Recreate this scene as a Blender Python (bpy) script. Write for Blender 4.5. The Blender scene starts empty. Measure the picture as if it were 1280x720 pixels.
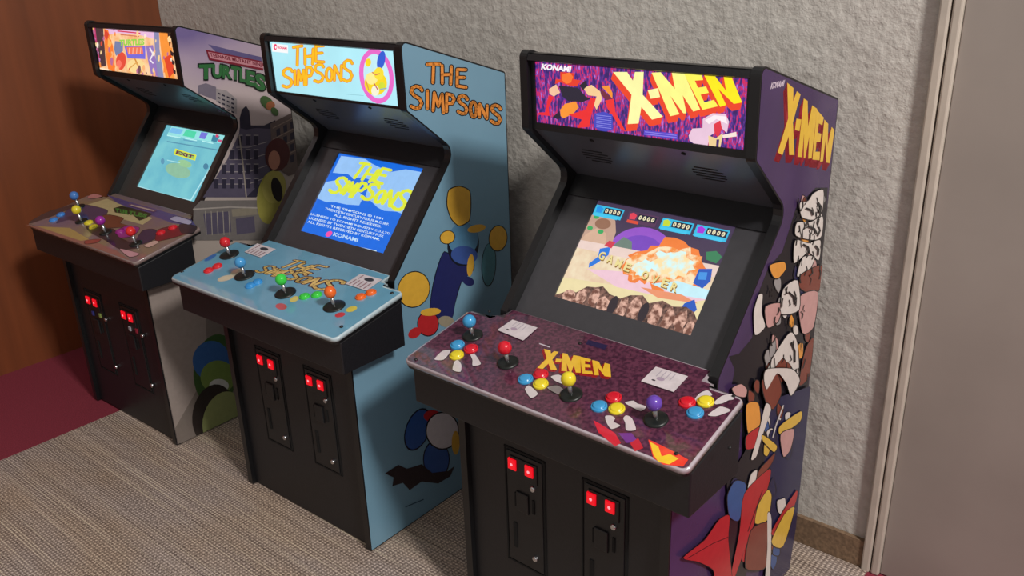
import bpy, bmesh, math, random
import numpy as np
from mathutils import Vector, Matrix
from mathutils.geometry import tessellate_polygon

random.seed(7)
C = bpy.context.scene.collection
sc = bpy.context.scene

# ------------------------------------------------------------------ camera
F, PITCH, ROLL, CAMZ, ROOM = 1110.03, .3782, -.0331, 1.3878, -.71
def cam_axes():
    b, a = math.sin(PITCH), math.cos(PITCH)
    X, D, U = Vector((1, 0, 0)), Vector((0, a, -b)), Vector((0, b, a))
    cr, sr = math.cos(ROLL), math.sin(ROLL)
    rt, up = X * cr + U * sr, U * cr - X * sr
    R = Matrix.Rotation(-ROOM, 3, 'Z')
    return R @ rt, R @ up, R @ D
RT, UP, FW = cam_axes()
CAM = Vector((0, 0, CAMZ))
cd = bpy.data.cameras.new('camera'); cd.sensor_width = 36; cd.lens = F / 1280 * 36
cd.clip_start = .02
cam = bpy.data.objects.new('camera', cd); C.objects.link(cam)
M3 = Matrix((RT, UP, -FW)).transposed()
cam.matrix_world = Matrix.Translation(CAM) @ M3.to_4x4()
sc.camera = cam
def ray(u, v):
    return FW + RT * ((u - 640) / F) - UP * ((v - 360) / F)
def px_room(u, v, axis, val):
    d = ray(u, v); return CAM + d * ((val - CAM[axis]) / d[axis])

# --------------------------------------------------------------- materials
def lin(c):
    c = c / 255
    return c / 12.92 if c <= .04045 else ((c + .055) / 1.055) ** 2.4
def rgb(t): return (lin(t[0]), lin(t[1]), lin(t[2]), 1)
MC = {}
def mat(name, col, rough=.5, var=.08, scale=60, coat=0, metal=0, emit=0, spec=.5, bump=0, col2=None, thr=None):
    if name in MC: return MC[name]
    m = bpy.data.materials.new(name); m.use_nodes = True
    nt = m.node_tree; N = nt.nodes; L = nt.links
    b = N['Principled BSDF']
    tc = N.new('ShaderNodeTexCoord'); no = N.new('ShaderNodeTexNoise')
    no.inputs['Scale'].default_value = scale; no.inputs['Detail'].default_value = 4
    L.new(tc.outputs['Object'], no.inputs['Vector'])
    rp = N.new('ShaderNodeValToRGB')
    lo = tuple(x * (1 - var) for x in rgb(col)[:3]) + (1,)
    hi = tuple(min(1, x * (1 + var)) for x in rgb(col)[:3]) + (1,)
    if col2: lo, hi = rgb(col), rgb(col2)
    rp.color_ramp.elements[0].color = lo; rp.color_ramp.elements[1].color = hi
    a, z = thr or (.35, .65)
    rp.color_ramp.elements[0].position = a; rp.color_ramp.elements[1].position = z
    L.new(no.outputs['Fac'], rp.inputs['Fac'])
    if emit:
        b.inputs['Base Color'].default_value = (.01, .01, .01, 1)
        L.new(rp.outputs['Color'], b.inputs['Emission Color'])
        b.inputs['Emission Strength'].default_value = emit
    else:
        L.new(rp.outputs['Color'], b.inputs['Base Color'])
    b.inputs['Roughness'].default_value = rough
    b.inputs['Metallic'].default_value = metal
    b.inputs['Specular IOR Level'].default_value = spec
    b.inputs['Coat Weight'].default_value = coat
    b.inputs['Coat Roughness'].default_value = .05
    if bump:
        bp = N.new('ShaderNodeBump'); bp.inputs['Strength'].default_value = bump
        bp.inputs['Distance'].default_value = .002
        L.new(no.outputs['Fac'], bp.inputs['Height']); L.new(bp.outputs['Normal'], b.inputs['Normal'])
    MC[name] = m
    return m
def vinyl(t): return mat('vinyl print %d %d %d' % t, t, rough=.2, var=.04)          # printed side art
def deckink(t): return mat('deck print %d %d %d' % t, t, rough=.28, var=.05, coat=.7)  # print under acrylic
def glow(t, e=1.0): return mat('lit print %d %d %d %.2f' % (t + (e,)), t, rough=.25, var=.03, emit=e)
def gem(t): return mat('button plastic %d %d %d' % t, t, rough=.25, var=.03)

BLACK = mat('black cabinet laminate', (23, 23, 27), rough=.45, var=.15, scale=200, bump=.15)
EDGE = mat('black edge moulding', (20, 20, 22), rough=.35)
GLOSSB = mat('charcoal speaker plastic', (78, 80, 88), rough=.3, var=.04, spec=.8)
HEAD = mat('black header plastic', (30, 30, 33), rough=.4)
BEZEL = mat('charcoal bezel plastic', (62, 61, 65), rough=.32, var=.05)
VOID = mat('matte black slot', (6, 6, 7), rough=.9)
DOORM = mat('black coin door plastic', (21, 22, 25), rough=.42, var=.1)
CHROME = mat('chrome', (205, 205, 210), rough=.15, metal=1)
STEEL = mat('steel shaft', (170, 170, 172), rough=.25, metal=1)
DUST = mat('black dust washer', (17, 22, 20), rough=.4)
REDLIT = mat('red lit coin button', (236, 8, 30), rough=.3, var=.02, emit=1.0)
REDHOT = mat('red lit coin button lamp', (255, 150, 160), rough=.3, var=.02, emit=1.3)

# ------------------------------------------------------------ mesh helpers
def link(name, bm, mats, parent=None):
    me = bpy.data.meshes.new(name)
    bmesh.ops.recalc_face_normals(bm, faces=bm.faces)
    bm.to_mesh(me); bm.free()
    for m in (mats if isinstance(mats, (list, tuple)) else [mats]): me.materials.append(m)
    o = bpy.data.objects.new(name, me); C.objects.link(o)
    if parent: o.parent = parent
    return o
def box(bm, x0, x1, y0, y1, z0, z1, bev=0):
    vs = [bm.verts.new((x, y, z)) for x in (x0, x1) for y in (y0, y1) for z in (z0, z1)]
    fs = [bm.faces.new([vs[i] for i in q]) for q in ((0,1,3,2),(4,6,7,5),(0,4,5,1),(2,3,7,6),(0,2,6,4),(1,5,7,3))]
    if bev:
        es = list({e for f in fs for e in f.edges})
        bmesh.ops.bevel(bm, geom=es, offset=bev, segments=2, affect='EDGES', profile=.5)
def prism(bm, pts, fr, h0, h1, bev=0, bevtop=False):
    """polygon pts (a,b) in frame fr=(O,e1,e2,n), from height h0 to h1 along n"""
    O, e1, e2, n = fr
    lo = [bm.verts.new(O + e1 * a + e2 * b + n * h0) for a, b in pts]
    hi = [bm.verts.new(O + e1 * a + e2 * b + n * h1) for a, b in pts]
    k = len(pts)
    top = bm.faces.new(hi); bm.faces.new(lo[::-1])
    sides = [bm.faces.new((lo[i], lo[(i+1) % k], hi[(i+1) % k], hi[i])) for i in range(k)]
    if bev:
        es = list(top.edges)
        bmesh.ops.bevel(bm, geom=es, offset=bev, segments=4, affect='EDGES', profile=.5)
def disc(r, n=24, c=(0, 0), ry=None, a0=0):
    ry = ry or r
    return [(c[0] + r * math.cos(a0 + 2*math.pi*i/n), c[1] + ry * math.sin(a0 + 2*math.pi*i/n)) for i in range(n)]
def lathe(bm, prof, fr, c, seg=24):
    """profile list (radius,height) about point c=(a,b) in frame"""
    O, e1, e2, n = fr; rings = []
    P = O + e1 * c[0] + e2 * c[1]
    for r, h in prof:
        if r < 1e-6: rings.append([bm.verts.new(P + n * h)])
        else: rings.append([bm.verts.new(P + e1*(r*math.cos(2*math.pi*i/seg)) + e2*(r*math.sin(2*math.pi*i/seg)) + n*h) for i in range(seg)])
    for A, B in zip(rings, rings[1:]):
        for i in range(seg):
            j = (i+1) % seg
            q = [A[i % len(A)], A[j % len(A)], B[j % len(B)], B[i % len(B)]]
            u = []
            for v in q:
                if v not in u: u.append(v)
            if len(u) > 2: bm.faces.new(u)
    for f in bm.faces: f.smooth = True
def fillet(pts, rads, seg=5):
    out = []; n = len(pts)
    for i in range(n):
        p = Vector(pts[i]); a = Vector(pts[i-1]); b = Vector(pts[(i+1) % n]); r = rads[i] if isinstance(rads, (list, tuple)) else rads
        if r <= 0: out.append(tuple(p)); continue
        u = (a-p).normalized(); w = (b-p).normalized()
        ang = u.angle(w); t = min(r / math.tan(ang/2), (a-p).length*.48, (b-p).length*.48); r2 = t*math.tan(ang/2)
        c = p + (u+w).normalized() * (r2/math.sin(ang/2))
        s, e = p+u*t-c, p+w*t-c
        for k in range(seg+1):
            f = k/seg; v = (s*(1-f)+e*f).normalized()*r2
            out.append(tuple(c+v))
    return out
def inset(pts, d):
    n = len(pts); area = sum(pts[i-1][0]*pts[i][1]-pts[i][0]*pts[i-1][1] for i in range(n)); s = 1 if area > 0 else -1
    out = []
    for i in range(n):
        p = Vector(pts[i]); a = Vector(pts[i-1]); b = Vector(pts[(i+1) % n])
        e1 = (p-a).normalized(); e2 = (b-p).normalized()
        n1 = Vector((-e1.y, e1.x))*s; n2 = Vector((-e2.y, e2.x))*s
        m = (n1+n2); m = m / max(m.dot(n1), .3)
        out.append(tuple(p+m*d))
    return out
def homog(src, dst):
    A = []; B = []
    for (x, y), (u, v) in zip(src, dst):
        A.append([x, y, 1, 0, 0, 0, -u*x, -u*y]); B.append(u)
        A.append([0, 0, 0, x, y, 1, -v*x, -v*y]); B.append(v)
    h = np.linalg.solve(np.array(A, float), np.array(B, float))
    def f(p):
        w = h[6]*p[0]+h[7]*p[1]+1
        return ((h[0]*p[0]+h[1]*p[1]+h[2])/w, (h[3]*p[0]+h[4]*p[1]+h[5])/w)
    return f
_glyph = {}
def text_mesh(s, bold=.02):
    """built-in font text as (verts2d, faces, bbox)"""
    if (s, bold) in _glyph: return _glyph[(s, bold)]
    cu = bpy.data.curves.new('tmp', 'FONT'); cu.body = s; cu.offset = bold; cu.resolution_u = 3
    o = bpy.data.objects.new('tmp', cu); C.objects.link(o)
    bpy.context.view_layer.update()
    me = o.evaluated_get(bpy.context.evaluated_depsgraph_get()).to_mesh()
    vs = [(v.co.x, v.co.y) for v in me.vertices]; fs = [tuple(p.vertices) for p in me.polygons]
    o.evaluated_get(bpy.context.evaluated_depsgraph_get()).to_mesh_clear()
    bpy.data.objects.remove(o); bpy.data.curves.remove(cu)
    xs = [v[0] for v in vs]; ys = [v[1] for v in vs]
    _glyph[(s, bold)] = (vs, fs, (min(xs), max(xs), min(ys), max(ys)))
    return _glyph[(s, bold)]
def stroke_polys(pts, w):
    out = []
    for a, b in zip(pts, pts[1:]):
        a, b = Vector(a), Vector(b); d = (b-a)
        if d.length < 1e-9: continue
        n = Vector((-d.y, d.x)).normalized()*w/2
        out.append([tuple(a+n), tuple(b+n), tuple(b-n), tuple(a-n)])
    for p in pts: out.append(disc(w/2, 10, p))
    return out

class Cab:
    def __init__(s, name, x, y, r, prof):
        s.p = prof
        U = math.cos(ROOM)*x + math.sin(ROOM)*y; D = -math.sin(ROOM)*x + math.cos(ROOM)*y
        s.root = bpy.data.objects.new(name, None); C.objects.link(s.root)
        s.root.empty_display_size = .1
        s.root.location = (U, D, 0); s.root.rotation_euler = (0, 0, r-ROOM)
        s.mw = Matrix.Translation((U, D, 0)) @ Matrix.Rotation(r-ROOM, 4, 'Z'); s.inv = s.mw.inverted()
    def at(s, u, v, fr):
        O, e1, e2, n = fr
        o = s.inv @ CAM; d = s.inv.to_3x3() @ ray(u, v)
        P = o + d * ((O-o).dot(n)/d.dot(n)) - O
        return (P.dot(e1), P.dot(e2))

class Art:
    """flat print built in layers on a plane of the cabinet; shapes in plane metres or traced coordinates"""
    STEP = .000025
    def __init__(s, cab, fr, mf, base=.0004):
        s.cab, s.fr, s.mf = cab, fr, mf; s.bm = bmesh.new(); s.h = base; s.mats = []
        s.map = lambda p: p
        s.clip = None
    def zoom(s, ox, oy, k): s.map = lambda p: s.cab.at(ox+p[0]/k, oy+p[1]/k, s.fr)
    def metres(s): s.map = lambda p: p
    def mi(s, m):
        if m not in s.mats: s.mats.append(m)
        return s.mats.index(m)
    def m(s, c): return c if not isinstance(c, tuple) else s.mf(c)
    def put(s, loc):
        O, e1, e2, n = s.fr
        return s.bm.verts.new(O+e1*loc[0]+e2*loc[1]+n*s.h)
    def face(s, pts2, mi, mapped=False):
        P = pts2 if mapped else [s.map(p) for p in pts2]
        if s.clip:
            P = clip_poly(P, s.clip)
            if len(P) < 3: return
        vs = [s.put(p) for p in P]
        for t in tessellate_polygon([[Vector((p[0], p[1], 0)) for p in P]]):
            try:
                f = s.bm.faces.new([vs[i] for i in t]); f.material_index = mi
            except ValueError: pass
    def poly(s, c, pts): s.h += s.STEP; s.face(pts, s.mi(s.m(c)))
    def polys(s, c, lst):
        s.h += s.STEP
        for p in lst: s.face(p, s.mi(s.m(c)))
    def rect(s, c, x0, y0, x1, y1): s.poly(c, [(x0, y0), (x1, y0), (x1, y1), (x0, y1)])
    def blob(s, c, cx, cy, rx, ry, ang=0, n=28):
        ca, sa = math.cos(ang), math.sin(ang)
        s.poly(c, [(cx+ca*x-sa*y, cy+sa*x+ca*y) for x, y in disc(rx, n, (0, 0), ry)])
    def shard(s, c, pts, out=0, oc=(14, 12, 16)):
        n = len(pts); q = []
        for i in range(n):
            a, b, d, e = (Vector(pts[(i+k) % n]) for k in (-1, 0, 1, 2))
            m0, m1 = (d-a)*.36, (e-b)*.36
            for t in (0, .25, .5, .75):
                t2, t3 = t*t, t*t*t
                q.append(tuple(b*(2*t3-3*t2+1)+m0*(t3-2*t2+t)+d*(3*t2-2*t3)+m1*(t3-t2)))
        pts = q
        if out:
            cx = sum(p[0] for p in pts)/len(pts); cy = sum(p[1] for p in pts)/len(pts)
            q = []
            for x, y in pts:
                d = math.hypot(x-cx, y-cy) or 1
                q.append((x+(x-cx)/d*out, y+(y-cy)/d*out))
            s.poly(oc, q)
        s.poly(c, pts)
    def stroke(s, c, pts, w): s.polys(c, stroke_polys(pts, w))
    def text(s, c, txt, quad, bold=.02, shear=0):
        """quad TL,TR,BR,BL in traced coordinates"""
        vs, fs, (x0, x1, y0, y1) = text_mesh(txt, bold)
        h = homog([(x0, y1), (x1, y1), (x1, y0), (x0, y0)], quad)
        s.h += s.STEP; mi = s.mi(s.m(c))
        for f in fs:
            P = [s.map(h((vs[i][0]+shear*(vs[i][1]-y0), vs[i][1]))) for i in f]
            if s.clip and any(not inside(p, s.clip) for p in P): continue
            try:
                fc = s.bm.faces.new([s.put(p) for p in P]); fc.material_index = mi
            except ValueError: pass
    def build(s, name, parent):
        bm = s.bm
        n = s.fr[3]
        me = bpy.data.meshes.new(name)
        bm.normal_update()
        for f in bm.faces:
            if f.normal.dot(n) < 0: f.normal_flip()
        bm.to_mesh(me); bm.free()
        for m in s.mats: me.materials.append(m)
        o = bpy.data.objects.new(name, me); C.objects.link(o); o.parent = parent
        return o
def inside(p, poly):
    c = False; n = len(poly)
    for i in range(n):
        a, b = poly[i], poly[i-1]
        if (a[1] > p[1]) != (b[1] > p[1]) and p[0] < (b[0]-a[0])*(p[1]-a[1])/(b[1]-a[1])+a[0]: c = not c
    return c
def clip_poly(P, clip):
    """clip polygon P to an axis box given as (x0,x1,y0,y1) or leave when clip is a polygon"""
    if not isinstance(clip, Box): return P
    def cut(P, f, g):
        out = []
        for i in range(len(P)):
            a, b = P[i-1], P[i]; fa, fb = f(a), f(b)
            if (fa >= 0) != (fb >= 0):
                t = fa/(fa-fb); out.append((a[0]+(b[0]-a[0])*t, a[1]+(b[1]-a[1])*t))
            if fb >= 0: out.append(b)
        return out
    x0, x1, y0, y1 = clip.v
    for f in (lambda p: p[0]-x0, lambda p: x1-p[0], lambda p: p[1]-y0, lambda p: y1-p[1]):
        P = cut(P, f, None)
        if not P: return []
    return P
class Box:
    def __init__(s, x0, x1, y0, y1): s.v = (x0, x1, y0, y1)
    def __iter__(s):
        x0, x1, y0, y1 = s.v
        return iter([(x0, y0), (x1, y0), (x1, y1), (x0, y1)])
    def __len__(s): return 4
    def __getitem__(s, i): return list(iter(s))[i]

# ---------------------------------------------------------- lettering
XM = [[(40,62),(150,62),(195,130),(212,62),(280,62),(272,240),(430,412),(345,435),(262,335),(240,465),(155,470),(185,240)],
      [(312,205),(392,188),(408,258),(335,272)],
      [(343,68),(412,64),(525,195),(500,66),(592,62),(722,355),(668,372),(585,245),(615,385),(590,385),(490,250),(560,392),(488,408)],
      [(592,68),(735,78),(745,125),(680,130),(705,185),(768,175),(790,225),(725,240),(755,300),(830,280),(862,330),(740,358)],
      [(752,85),(835,90),(925,210),(905,90),(965,95),(1050,300),(985,312),(865,195),(925,320),(878,335)]]
def block_logo(art, h, faces, side, off=(-14, 58)):
    """yellow slab letters with a red drop below them"""
    old = art.map
    art.map = lambda p: old(h(p))
    sw = []
    for P in XM:
        Q = [(x+off[0], y+off[1]) for x, y in P]
        sw.append(Q)
        for i in range(len(P)): sw.append([P[i-1], P[i], Q[i], Q[i-1]])
    art.polys(side, sw)
    for P, c in zip(XM, faces): art.poly(c, P)
    art.map = old
def circ(n=14): return [(.5+.42*math.cos(2*math.pi*i/n), .5+.5*math.sin(2*math.pi*i/n)) for i in range(n+1)]
GL = {'T': [[(0,.93),(.5,.98),(1,1)],[(.5,.97),(.45,0)]], 'H': [[(.1,1),(.12,0)],[(.9,1),(.84,0)],[(.1,.48),(.9,.55)]],
      'E': [[(.95,1),(.12,.97),(.1,.03),(.98,0)],[(.1,.52),(.8,.55)]],
      'S': [[(.95,.85),(.8,.97),(.45,1),(.15,.9),(.08,.7),(.35,.56),(.75,.46),(.93,.27),(.75,.06),(.4,0),(.05,.08)]],
      'I': [[(.5,1),(.5,0)]], 'M': [[(.05,0),(.15,1),(.5,.3),(.82,1),(.95,0)]],
      'P': [[(.12,0),(.15,1),(.7,.98),(.92,.78),(.7,.52),(.15,.46)]], 'O': [circ()], 'N': [[(.1,0),(.12,1),(.86,0),(.9,1)]]}
SM = [('T',240,310,115,270),('H',325,410,140,262),('E',415,490,112,245),('S',150,235,300,452),('I',238,266,315,428),('M',272,335,312,432),
      ('P',337,402,288,430),('S',410,490,264,410),('O',503,562,296,402),('N',568,640,275,395),('S',645,725,232,404)]
def wobbly(art, letters, h, fill, line, w, ow):
    old = art.map
    if h: art.map = lambda p: old(h(p))
    for col, ww in ((line, ow), (fill, w)):
        if col is None: continue
        ps = []
        for L in letters:
            ch, x0, x1, y0, y1 = L[:5]; sl = L[5] if len(L) > 5 else 0
            for st in GL[ch]:
                ps += stroke_polys([(x0+a*(x1-x0), y1-b*(y1-y0)+sl*a*(x1-x0)) for a, b in st], ww)
        art.polys(col, ps)
    art.map = old

# ------------------------------------------------------------ the cabinet
X, Y, Z = Vector((1,0,0)), Vector((0,1,0)), Vector((0,0,1))
T = .018
def frame_dz(p, q):
    """plane spanned by x and the line p->q in (d,z); normal to the front/top"""
    e2 = Vector((0, q[0]-p[0], q[1]-p[1])); L = e2.length; e2.normalize()
    n = X.cross(e2)
    return (Vector((0, p[0], p[1])), X.copy(), e2, n), L
def shell(c):
    p = c.p; W = p['W']/2; root = c.root
    prof = [(0,0),(p['dB'],0),(p['dB'],p['zB']),(p['dA'],p['zA']),(p['dC'],p['zC']),(p['dD'],p['zD']),(p['dE'],p['zE']),(p['dE']-.002,p['zE']-.02),(0,p['zbb']+.03)]
    pr = fillet(prof, [.004,.006,.008,.014,.012,.03,0,0,0])
    ins = inset(pr, .0035)
    c.right = (Vector((W,0,0)), Y.copy(), Z.copy(), X.copy())
    sides = {}
    for s in (1, -1):
        fr = (Vector((s*W,0,0)), Y, Z, X*s)
        bm = bmesh.new(); prism(bm, pr, fr, -T, 0)
        o = link('side_panel', bm, EDGE, root); sides[s] = o
    c.sides = sides; c.ins = ins
    # lower front, back, top, floor of the box
    iw = W-T-.0005
    bm = bmesh.new(); box(bm, -iw, iw, .012, .026, .004, p['zbb']+.05); c.front = link('front_panel', bm, BLACK, root)
    bm = bmesh.new(); box(bm, -iw, iw, p['dB']-.016, p['dB']-.002, .01, p['zB']-.01); link('back_panel', bm, BLACK, root)
    fr, L = frame_dz((p['dA']+.004, p['zA']-.011), (p['dB'], p['zB']-.011))
    bm = bmesh.new(); prism(bm, [(-iw,0),(iw,0),(iw,L),(-iw,L)], fr, -.012, 0); link('top_panel', bm, BLACK, root)
    # marquee box front
    fr, L = frame_dz((p['dC']+.014, p['zC']-.0005), (p['dA']+.014, p['zA']-.016))
    c.mq = fr; c.mqL = L
    # speaker panel
    v = Vector((p['dD']-p['dC'], p['zD']-p['zC'])); v.normalize(); nin = Vector((-v.y, v.x))   # towards inside/up-back
    if nin.x < 0: nin = -nin
    a = Vector((p['dC'], p['zC'])) + nin*.010 + v*.010; b = Vector((p['dD'], p['zD'])) + nin*.010 + v*.012
    fr, L = frame_dz((b.x, b.y), (a.x, a.y)); c.sp = fr
    bm = bmesh.new(); prism(bm, [(-iw,-.01),(iw,-.01),(iw,L),(-iw,L)], fr, -.008, 0); c.spo = link('speaker_panel', bm, GLOSSB, root)
    c.spL = L
    # bezel
    v = Vector((p['dD']-p['dE'], p['zD']-p['zE'])).normalized(); nin = Vector((v.y, -v.x))
    a = Vector((p['dE'], p['zE'])) + nin*.022 - v*.03; b = Vector((p['dD'], p['zD'])) + nin*.022 + v*.02
    fr, L = frame_dz((a.x, a.y), (b.x, b.y)); c.bz = fr; c.bzL = L
    # control deck
    fr, L = frame_dz((p['dkF'], p['zkF']), (p['dkB'], p['zkB'])); c.dk = fr; c.dkL = L
    hf = W+p['ok']; hb = W+p['okb']
    back = L+.045
    op = [(-hf,0),(hf,0),(hb,L),(W+.004,L),(W-.0005,L+.006),(W-.0005,L+.014),(iw,L+.014),(iw,back),(-iw,back),(-iw,L+.014),(-W+.0005,L+.014),(-W+.0005,L+.006),(-W-.004,L),(-hb,L)]
    c.dkpoly = fillet(op, [.014,.014,.008,0,0,0,0,0,0,0,0,0,0,.008])
    bm = bmesh.new()
    ob = W+p['ob']; yb = p['bB']; zt = p['zkF']-.016
    zt2 = zt + (p['zkB']-p['zkF'])/(p['dkB']-p['dkF'])*(yb-p['bF'])
    q = [(p['bF'],p['zbb']),(yb,p['zbb']),(yb,zt2),(p['bF'],zt)]
    prism(bm, q, (Vector((-ob,0,0)), Y, Z, X), 0, 2*ob)
    bmesh.ops.bevel(bm, geom=list(bm.edges), offset=.0025, segments=2, affect='EDGES', profile=.5)
    c.box = link('control_deck', bm, BLACK, root)
def deck(c, edge):
    bm = bmesh.new(); prism(bm, inset(c.dkpoly, .0015), c.dk, -.016, -.009)
    link('deck_board', bm, EDGE, c.box)
    bm = bmesh.new(); prism(bm, c.dkpoly, c.dk, -.0092, 0, bev=.0035)
    for f in bm.faces: f.smooth = True
    o = link('deck_overlay', bm, edge, c.box)
    return inset(c.dkpoly, .0040)
def marquee(c, quad):
    """lit panel between four traced corners with a black frame round it"""
    p = c.p; iw = p['W']/2-T-.0005; L = c.mqL
    q = [c.at(u, v, c.mq) for u, v in quad]      # TL TR BR BL
    x0 = max(-iw+.003, (q[0][0]+q[3][0])/2); x1 = min(iw-.003, (q[1][0]+q[2][0])/2)
    z1 = min(L-.004, (q[0][1]+q[1][1])/2); z0 = max(.004, (q[2][1]+q[3][1])/2)
    bm = bmesh.new()
    for a in ([(-iw,0),(iw,0),(iw,z0),(-iw,z0)], [(-iw,z1),(iw,z1),(iw,L+.006),(-iw,L+.006)], [(-iw,z0),(x0,z0),(x0,z1),(-iw,z1)], [(x1,z0),(iw,z0),(iw,z1),(x1,z1)]):
        prism(bm, a, c.mq, -.012, .003)
    fro = link('marquee_frame', bm, EDGE, c.root)
    bm = bmesh.new(); prism(bm, [(x0,z0),(x1,z0),(x1,z1),(x0,z1)], c.mq, -.010, -.0005)
    return bm, Box(x0, x1, z0, z1)
def screen(c, quad, bezel=BEZEL):
    p = c.p; iw = p['W']/2-T-.0005; L = c.bzL
    q = [c.at(u, v, c.bz) for u, v in quad]
    x0 = (q[0][0]+q[3][0])/2; x1 = (q[1][0]+q[2][0])/2; z1 = (q[0][1]+q[1][1])/2; z0 = (q[2][1]+q[3][1])/2
    bm = bmesh.new()
    for a in ([(-iw,0),(iw,0),(iw,z0),(-iw,z0)], [(-iw,z1),(iw,z1),(iw,L),(-iw,L)], [(-iw,z0),(x0,z0),(x0,z1),(-iw,z1)], [(x1,z0),(iw,z0),(iw,z1),(x1,z1)]):
        prism(bm, a, c.bz, -.014, 0)
    bz = link('monitor_bezel', bm, bezel, c.root)
    # black lip that covers the head of the bezel under the speaker panel
    bm = bmesh.new(); prism(bm, [(-iw,L-.060),(iw,L-.060),(iw,L),(-iw,L)], c.bz, 0, .004); link('bezel_header', bm, HEAD, bz)
    bm = bmesh.new(); prism(bm, [(-iw,.022),(iw,.022),(iw,.036),(-iw,.036)], c.bz, 0, .006, bev=.002); link('bezel_strip', bm, BEZEL, bz)
    bm = bmesh.new(); prism(bm, [(x0,z0),(x1,z0),(x1,z1),(x0,z1)], c.bz, -.012, -.004)
    return bm, Box(x0, x1, z0, z1)
def grilles(c, cents):
    for cu in cents:
        bm = bmesh.new()
        for k in range(5):
            b = (k-2)*.0105; half = math.sqrt(max(0, .034**2-(b*1.15)**2))
            pts = [(cu-half, c.spL*.52+b-.0018), (cu+half, c.spL*.52+b-.0018), (cu+half, c.spL*.52+b+.0018), (cu-half, c.spL*.52+b+.0018)]
            prism(bm, fillet(pts, .0016, 3), c.sp, -.0005, .0006)
        link('speaker_grille', bm, VOID, c.spo)
    for s in (-1, 1):
        bm = bmesh.new(); lathe(bm, [(.0045,0),(.0045,.0012),(.002,.002),(0,.002)], c.sp, (s*.10, c.spL*.9), 12); link('screw', bm, VOID, c.spo)
def joystick(c, fr, pos, ball, top=.036, rad=.0135, wash=.021):
    bm = bmesh.new(); lathe(bm, [(wash,.0004),(wash,.003),(wash*.85,.0045),(.006,.006),(0,.006)], fr, pos, 28)
    j = link('joystick', bm, DUST, c.root)
    bm = bmesh.new(); lathe(bm, [(.0042,.005),(.0042,top-rad*.8),(0,top-rad*.8)], fr, pos, 14); link('shaft', bm, STEEL, j)
    bm = bmesh.new(); lathe(bm, [(rad*math.sin(math.pi*k/12), top-rad*math.cos(math.pi*k/12)) for k in range(13)], fr, pos, 24); link('ball_top', bm, gem(ball), j)
def button(c, fr, pos, col, r=.0145):
    bm = bmesh.new(); lathe(bm, [(r,.0003),(r,.003),(r*.93,.0046),(r*.80,.0046),(r*.78,.003),(r*.76,.003),(r*.74,.0066),(r*.6,.0072),(0,.0070)], fr, pos, 26)
    link('push_button', bm, gem(col), c.root)
def coin_door(c, u0, u1, z0, z1, red, lock, lock2, extra=()):
    fr = (Vector((0,.012,0)), X, Z, -Y)
    bm = bmesh.new()
    prism(bm, [(u0,z0),(u1,z0),(u1,z1),(u0,z1)], fr, -.001, .0028, bev=.0015)
    d = link('coin_door', bm, DOORM, c.root)
    bm = bmesh.new()
    for a in ([(u0-.007,z0-.007),(u0-.003,z0-.007),(u0-.003,z1+.007),(u0-.007,z1+.007)], [(u1+.003,z0-.007),(u1+.007,z0-.007),(u1+.007,z1+.007),(u1+.003,z1+.007)],
              [(u0-.007,z1+.003),(u1+.007,z1+.003),(u1+.007,z1+.007),(u0-.007,z1+.007)], [(u0-.007,z0-.007),(u1+.007,z0-.007),(u1+.007,z0-.003),(u0-.007,z0-.003)]):
        prism(bm, a, fr, -.001, .0014)
    link('door_frame', bm, VOID, d)
    zr = sum(r[1] for r in red)/2
    # moulded relief: mech plate, coin return cup, slots
    w = u1-u0
    bm = bmesh.new()
    prism(bm, [(u0+w*.12,zr-.028),(u1-w*.12,zr-.028),(u1-w*.12,zr+.017),(u0+w*.12,zr+.017)], fr, .002, .0055, bev=.0015); link('mech_plate', bm, DOORM, d)
    bm = bmesh.new()
    prism(bm, [(u0+w*.28,zr-.105),(u0+w*.62,zr-.105),(u0+w*.62,zr-.060),(u0+w*.28,zr-.060)], fr, .002, .007, bev=.002); link('coin_return', bm, DOORM, d)
    for k in (.22, .72):
        bm = bmesh.new(); prism(bm, [(u0+w*k,zr-.098),(u0+w*k+.006,zr-.098),(u0+w*k+.006,zr-.066),(u0+w*k,zr-.066)], fr, .001, .0045); link('coin_slot', bm, VOID, d)
    bm = bmesh.new(); prism(bm, [(u0+w*.15,zr-.20),(u0+w*.25,zr-.20),(u0+w*.25,zr-.14),(u0+w*.15,zr-.14)], fr, .001, .0045); link('latch_plate', bm, VOID, d)
    for a, b in red:
        bm = bmesh.new(); s = .0098
        prism(bm, [(a-s,b-s*1.2),(a+s,b-s*1.2),(a+s,b+s*1.2),(a-s,b+s*1.2)], fr, .004, .0095, bev=.0015)
        r = link('coin_reject_button', bm, REDLIT, d)
        bm = bmesh.new(); prism(bm, disc(.0032, 12, (a, b)), fr, .0094, .0099); link('lamp_spot', bm, REDHOT, d)
    for a, b in (lock, lock2):
        bm = bmesh.new(); lathe(bm, [(.0062,.002),(.0062,.007),(.005,.0085),(.0015,.0085),(0,.0075)], fr, (a, b), 16); link('lock', bm, CHROME, d)
    for (a, b), col in extra:  # coloured tabs painted as neighbouring lights reflected in the lock and slots
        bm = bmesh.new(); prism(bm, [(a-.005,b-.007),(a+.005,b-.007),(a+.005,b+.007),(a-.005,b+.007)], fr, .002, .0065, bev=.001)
        link('painted_coin_glint', bm, mat('sticker %d %d %d' % col, col, rough=.3), d)
def quadr(c, fr, pts): return [c.at(u, v, fr) for u, v in pts]

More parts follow.
